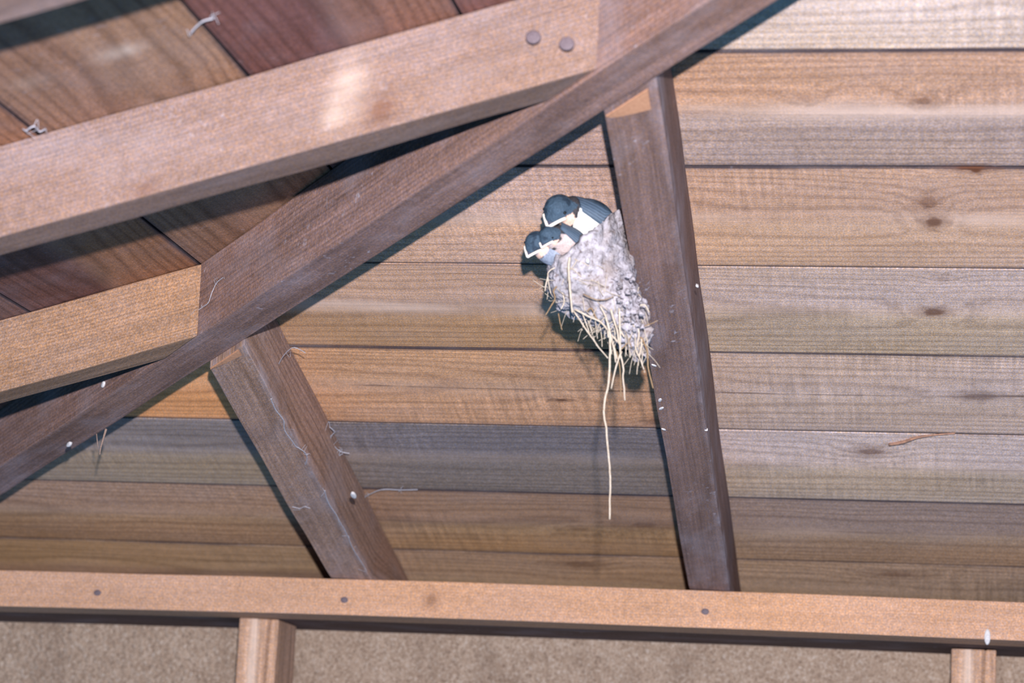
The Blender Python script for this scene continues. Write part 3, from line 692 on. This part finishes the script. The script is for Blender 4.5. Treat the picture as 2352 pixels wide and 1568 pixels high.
def swallow(label, bc, bf, bu, br, hc, hf, hu, hr, breast, wings=True, wing_len=.05, bib=DARK, wing_drop=0.):
    B = frame(bf, bu); Hd = frame(hf, hu); bc, hc = Vector(bc), Vector(hc)
    root = bpy.data.objects.new('swallow', None); COL.objects.link(root); root.location = bc; root.empty_display_size = .01
    tag(root, label, 'bird', 'young swallows looking out of the nest')
    def par(o):
        o.parent = root; o.matrix_parent_inverse = Matrix.Translation(-bc); return o
    neck = bc.lerp(hc, .55)
    tail = bc - B @ V(br[0] * .7, 0, -.002)
    me = smooth_union([(bc, B, br), (hc, Hd, (hr * 1.06, hr, hr * .96)), (neck, B, (br[0] * .55, br[1] * .82, br[2] * .82)),
                       (hc + Hd @ V(hr * .55, 0, -hr * .22), Hd, (hr * .72, hr * .72, hr * .50)), (tail, B, (br[0] * .5, br[1] * .6, br[2] * .35))], .0011)
    ca = me.color_attributes.new('plumage', 'FLOAT_COLOR', 'POINT')
    BI, HI = B.transposed(), Hd.transposed()
    for i, v in enumerate(me.vertices):
        q = HI @ (v.co - hc) / hr; p_ = BI @ (v.co - bc)
        wv = noise.noise(v.co * 260) * .14
        if q.length < 1.42 and (v.co - hc).length < (v.co - bc).length * 1.1:
            f, s, u = q
            if f > .05 and u + wv * .6 < -.02 - .30 * (f - .2) and f > .12: col = RUST if f < .75 else BUFF     # chin below the gape
            elif u + wv > .05 - .25 * f and f > -.55: col = BLUE if noise.noise(v.co * 180) > -.25 else BLUE2      # cap
            else: col = bib
        else:
            hh = p_.z / br[2]
            if p_.x + wv * .02 > br[0] * .50: col = bib
            elif hh + wv > .42: col = BLUE2 if noise.noise(v.co * 150) > -.1 else BLUE
            else: col = breast
        ca.data[i].color = col
    for p_ in me.polygons: p_.use_smooth = True
    me.materials.append(m_plume)
    body = par(link('body', me))
    # bill: short, very wide, with swollen pale corners
    bm = bmesh.new(); n = 10; tip = V(hr * 1.72, 0, -hr * .34)
    top, bot, edge = [], [], []
    for i in range(-n, n + 1):
        t = i / n
        e = V(hr * (1.52 - .90 * abs(t) ** 1.15), hr * .84 * t, -hr * (.44 - .34 * abs(t) + .10 * abs(t) ** 4))
        edge.append(e)
    def add(cpt, flip, mi):
        cv = bm.verts.new(hc + Hd @ cpt); vs = [bm.verts.new(hc + Hd @ e) for e in edge]
        mids = [bm.verts.new(hc + Hd @ ((e + cpt) / 2 + V(0, 0, (.10 if not flip else -.10) * hr))) for e in edge]
        for i in range(len(edge) - 1):
            for quad in ((vs[i], vs[i + 1], mids[i + 1], mids[i]), (mids[i], mids[i + 1], cv)):
                f = bm.faces.new(quad if flip else tuple(reversed(quad))); f.material_index = mi
    add(V(hr * .55, 0, hr * .30), False, 0)
    add(V(hr * .50, 0, -hr * .86), True, 1)
    me = bpy.data.meshes.new('bill'); bm.to_mesh(me); bm.free()
    me.materials.append(m_bill); me.materials.append(m_chin)
    for p_ in me.polygons: p_.use_smooth = True
    bill = par(link('bill', me))
    fl_ = par(tube_obj('gape_flange', [hc + Hd @ (e * 1.015) for e in edge[::2]], hr * .12, m_gape, taper=1.))
    for s in (-1, 1):
        bm = bmesh.new()
        bmesh.ops.create_uvsphere(bm, u_segments=12, v_segments=8, radius=hr * .12, matrix=Matrix.Translation(hc + Hd @ V(hr * .50, s * hr * .80, hr * .16)))
        me = bpy.data.meshes.new('eye'); bm.to_mesh(me); bm.free()
        for p_ in me.polygons: p_.use_smooth = True
        par(link('eye', me, m_eye))
    if wings:
        for s in (-1, 1):
            bm = bmesh.new(); uvl = bm.loops.layers.uv.new('UVMap')
            NU, NW = 16, 8; G = []
            for i in range(NU + 1):
                a = i / NU; row = []
                x = br[0] * .62 - (br[0] * .62 + wing_len) * a
                zt = br[2] * (1.02 - .62 * a ** 2.2)
                zb = br[2] * (.62 - 1.05 * min(a, .8) + 3.2 * max(0., a - .8))
                for j in range(NW + 1):
                    b = j / NW
                    z = zt + (min(zb, zt - .0008) - zt) * b
                    rr = sqrt(max(.0, 1 - min(1, abs(z / (br[2] * 1.12))) ** 2))
                    y = s * (br[1] * max(.35, rr * sqrt(max(0.05, 1 - min(1., abs(x) / (br[0] * 1.6)) ** 2))) + .0016 + .0012 * sin(pi * b))
                    row.append((V(x, y, z), a, b))
                G.append(row)
            vo = [[bm.verts.new(bc + B @ q[0]) for q in r] for r in G]
            vi = [[bm.verts.new(bc + B @ (q[0] - V(0, s * .0012, 0))) for q in r] for r in G]
            def quad(vs, ids):
                f = bm.faces.new(vs)
                for lp, (i, j) in zip(f.loops, ids): lp[uvl].uv = (i / NU, j / NW)
            for i in range(NU):
                for j in range(NW):
                    ids = ((i, j), (i + 1, j), (i + 1, j + 1), (i, j + 1))
                    quad([vo[a][b] for a, b in ids], ids); quad([vi[a][b] for a, b in reversed(ids)], tuple(reversed(ids)))
            loop = [(i, 0) for i in range(NU)] + [(NU, j) for j in range(NW)] + [(i, NW) for i in range(NU, 0, -1)] + [(0, j) for j in range(NW, 0, -1)]
            for a, b in zip(loop, loop[1:] + loop[:1]): quad([vo[a[0]][a[1]], vi[a[0]][a[1]], vi[b[0]][b[1]], vo[b[0]][b[1]]], (a, a, b, b))
            bmesh.ops.recalc_face_normals(bm, faces=bm.faces)
            me = bpy.data.meshes.new('wing'); bm.to_mesh(me); bm.free()
            for p_ in me.polygons: p_.use_smooth = True
            par(link('wing', me, m_wing))
    return root

A_ = swallow('topmost young swallow with the broad white breast and folded dark wing',
        (.1642, .080, 2.0190), (-.97, -.22, .06), (.05, -.25, 1), (.0205, .0160, .0160),
        (.1462, .062, 2.0225), (-.40, -.58, -.70), (-.10, -.72, .68), .0110, WHITE, wing_len=.018)
B_ = swallow('middle young swallow tucked under the white-breasted one',
        (.1522, .068, 1.9990), (-.88, -.45, .25), (.1, -.3, 1), (.0170, .0115, .0120),
        (.1400, .0580, 2.0018), (-.36, -.58, -.73), (-.1, -.72, .68),   .0072, BUFF, wing_len=.020)
C_ = swallow('lowest young swallow leaning out at the left rim of the nest',
        (.1425, .070, 1.9915), (-.85, -.48, .25), (.1, -.1, 1), (.0165, .0095, .0098),
        (.1308, .0625, 1.9975), (-.42, -.56, -.70), (-.1, -.72, .68), .0086, GREY, wings=False)


# ------------------------------------------------------------------ cobwebs and splinters
m_web = plain('dusty_cobweb', srgb(150, 149, 160), srgb(180, 179, 190), 500., .9)
WL = ['cobweb curl beside the leaning rafter, on the dark board', 'short cobweb tuft below the curl beside the leaning rafter', 'cobweb thread arching over the top of the leaning rafter',
      'long pale cobweb thread along the lower edge of the dark board', 'small cobweb wisp near the left edge of the leaning rafter', 'cobweb string down the front edge of the leaning rafter, upper half',
      'cobweb string down the front edge of the leaning rafter, below its white dropping', 'cobweb string on the foot of the leaning rafter', 'cobweb thread on the diagonal rafter beside the orange-brown rafter end',
      'dusty cobweb tuft on the board joint at the very top left, above the pinkish rafter', 'dusty cobweb tuft at the left edge where a board joint meets the pinkish rafter']
for i, (pts, r) in enumerate(WEBS):
    bm = bmesh.new()
    tube(bm, pts, r, n=5, wob=.0012, seed=i * 2.3, taper=.8)
    rr = random.Random(i)
    for q in range(len(pts)):
        a = Vector(rr.choice(pts))
        tube(bm, [a, a + Vector([rr.gauss(0, .002) for _ in range(3)]) + V(0, -.001, 0), a + Vector([rr.gauss(0, .0035) for _ in range(3)]) + V(0, -.001, 0)], r * .35, n=4)
    me = bpy.data.meshes.new('cobweb'); bm.to_mesh(me); bm.free()
    tag(link('cobweb', me, m_web), WL[i], 'cobweb')
m_twig = plain('grey_splinter', srgb(150, 128, 118), srgb(110, 92, 86), 500., .8)
tube_obj('splinter', [(-.2760, .3236, 1.8960), (-.2772, .3230, 1.8895), (-.2790, .3225, 1.8800), (-.2792, .3220, 1.8735)], .0012, m_twig, hip, taper=.3)
tube_obj('splinter', [(-.2875, .333, 1.893), (-.2862, .333, 1.886), (-.285, .333, 1.881)], .0006, m_twig, hip, taper=.3)
m_split = plain('torn_wood', srgb(170, 130, 108), srgb(128, 100, 88), 300., .8)
tube_obj('splinter', [(.3745, .532, 1.9310), (.386, .526, 1.9318), (.398, .5165, 1.9345), (.412, .5115, 1.9365), (.432, .5085, 1.9381)], .0017, m_split, ceil_r, taper=.4)
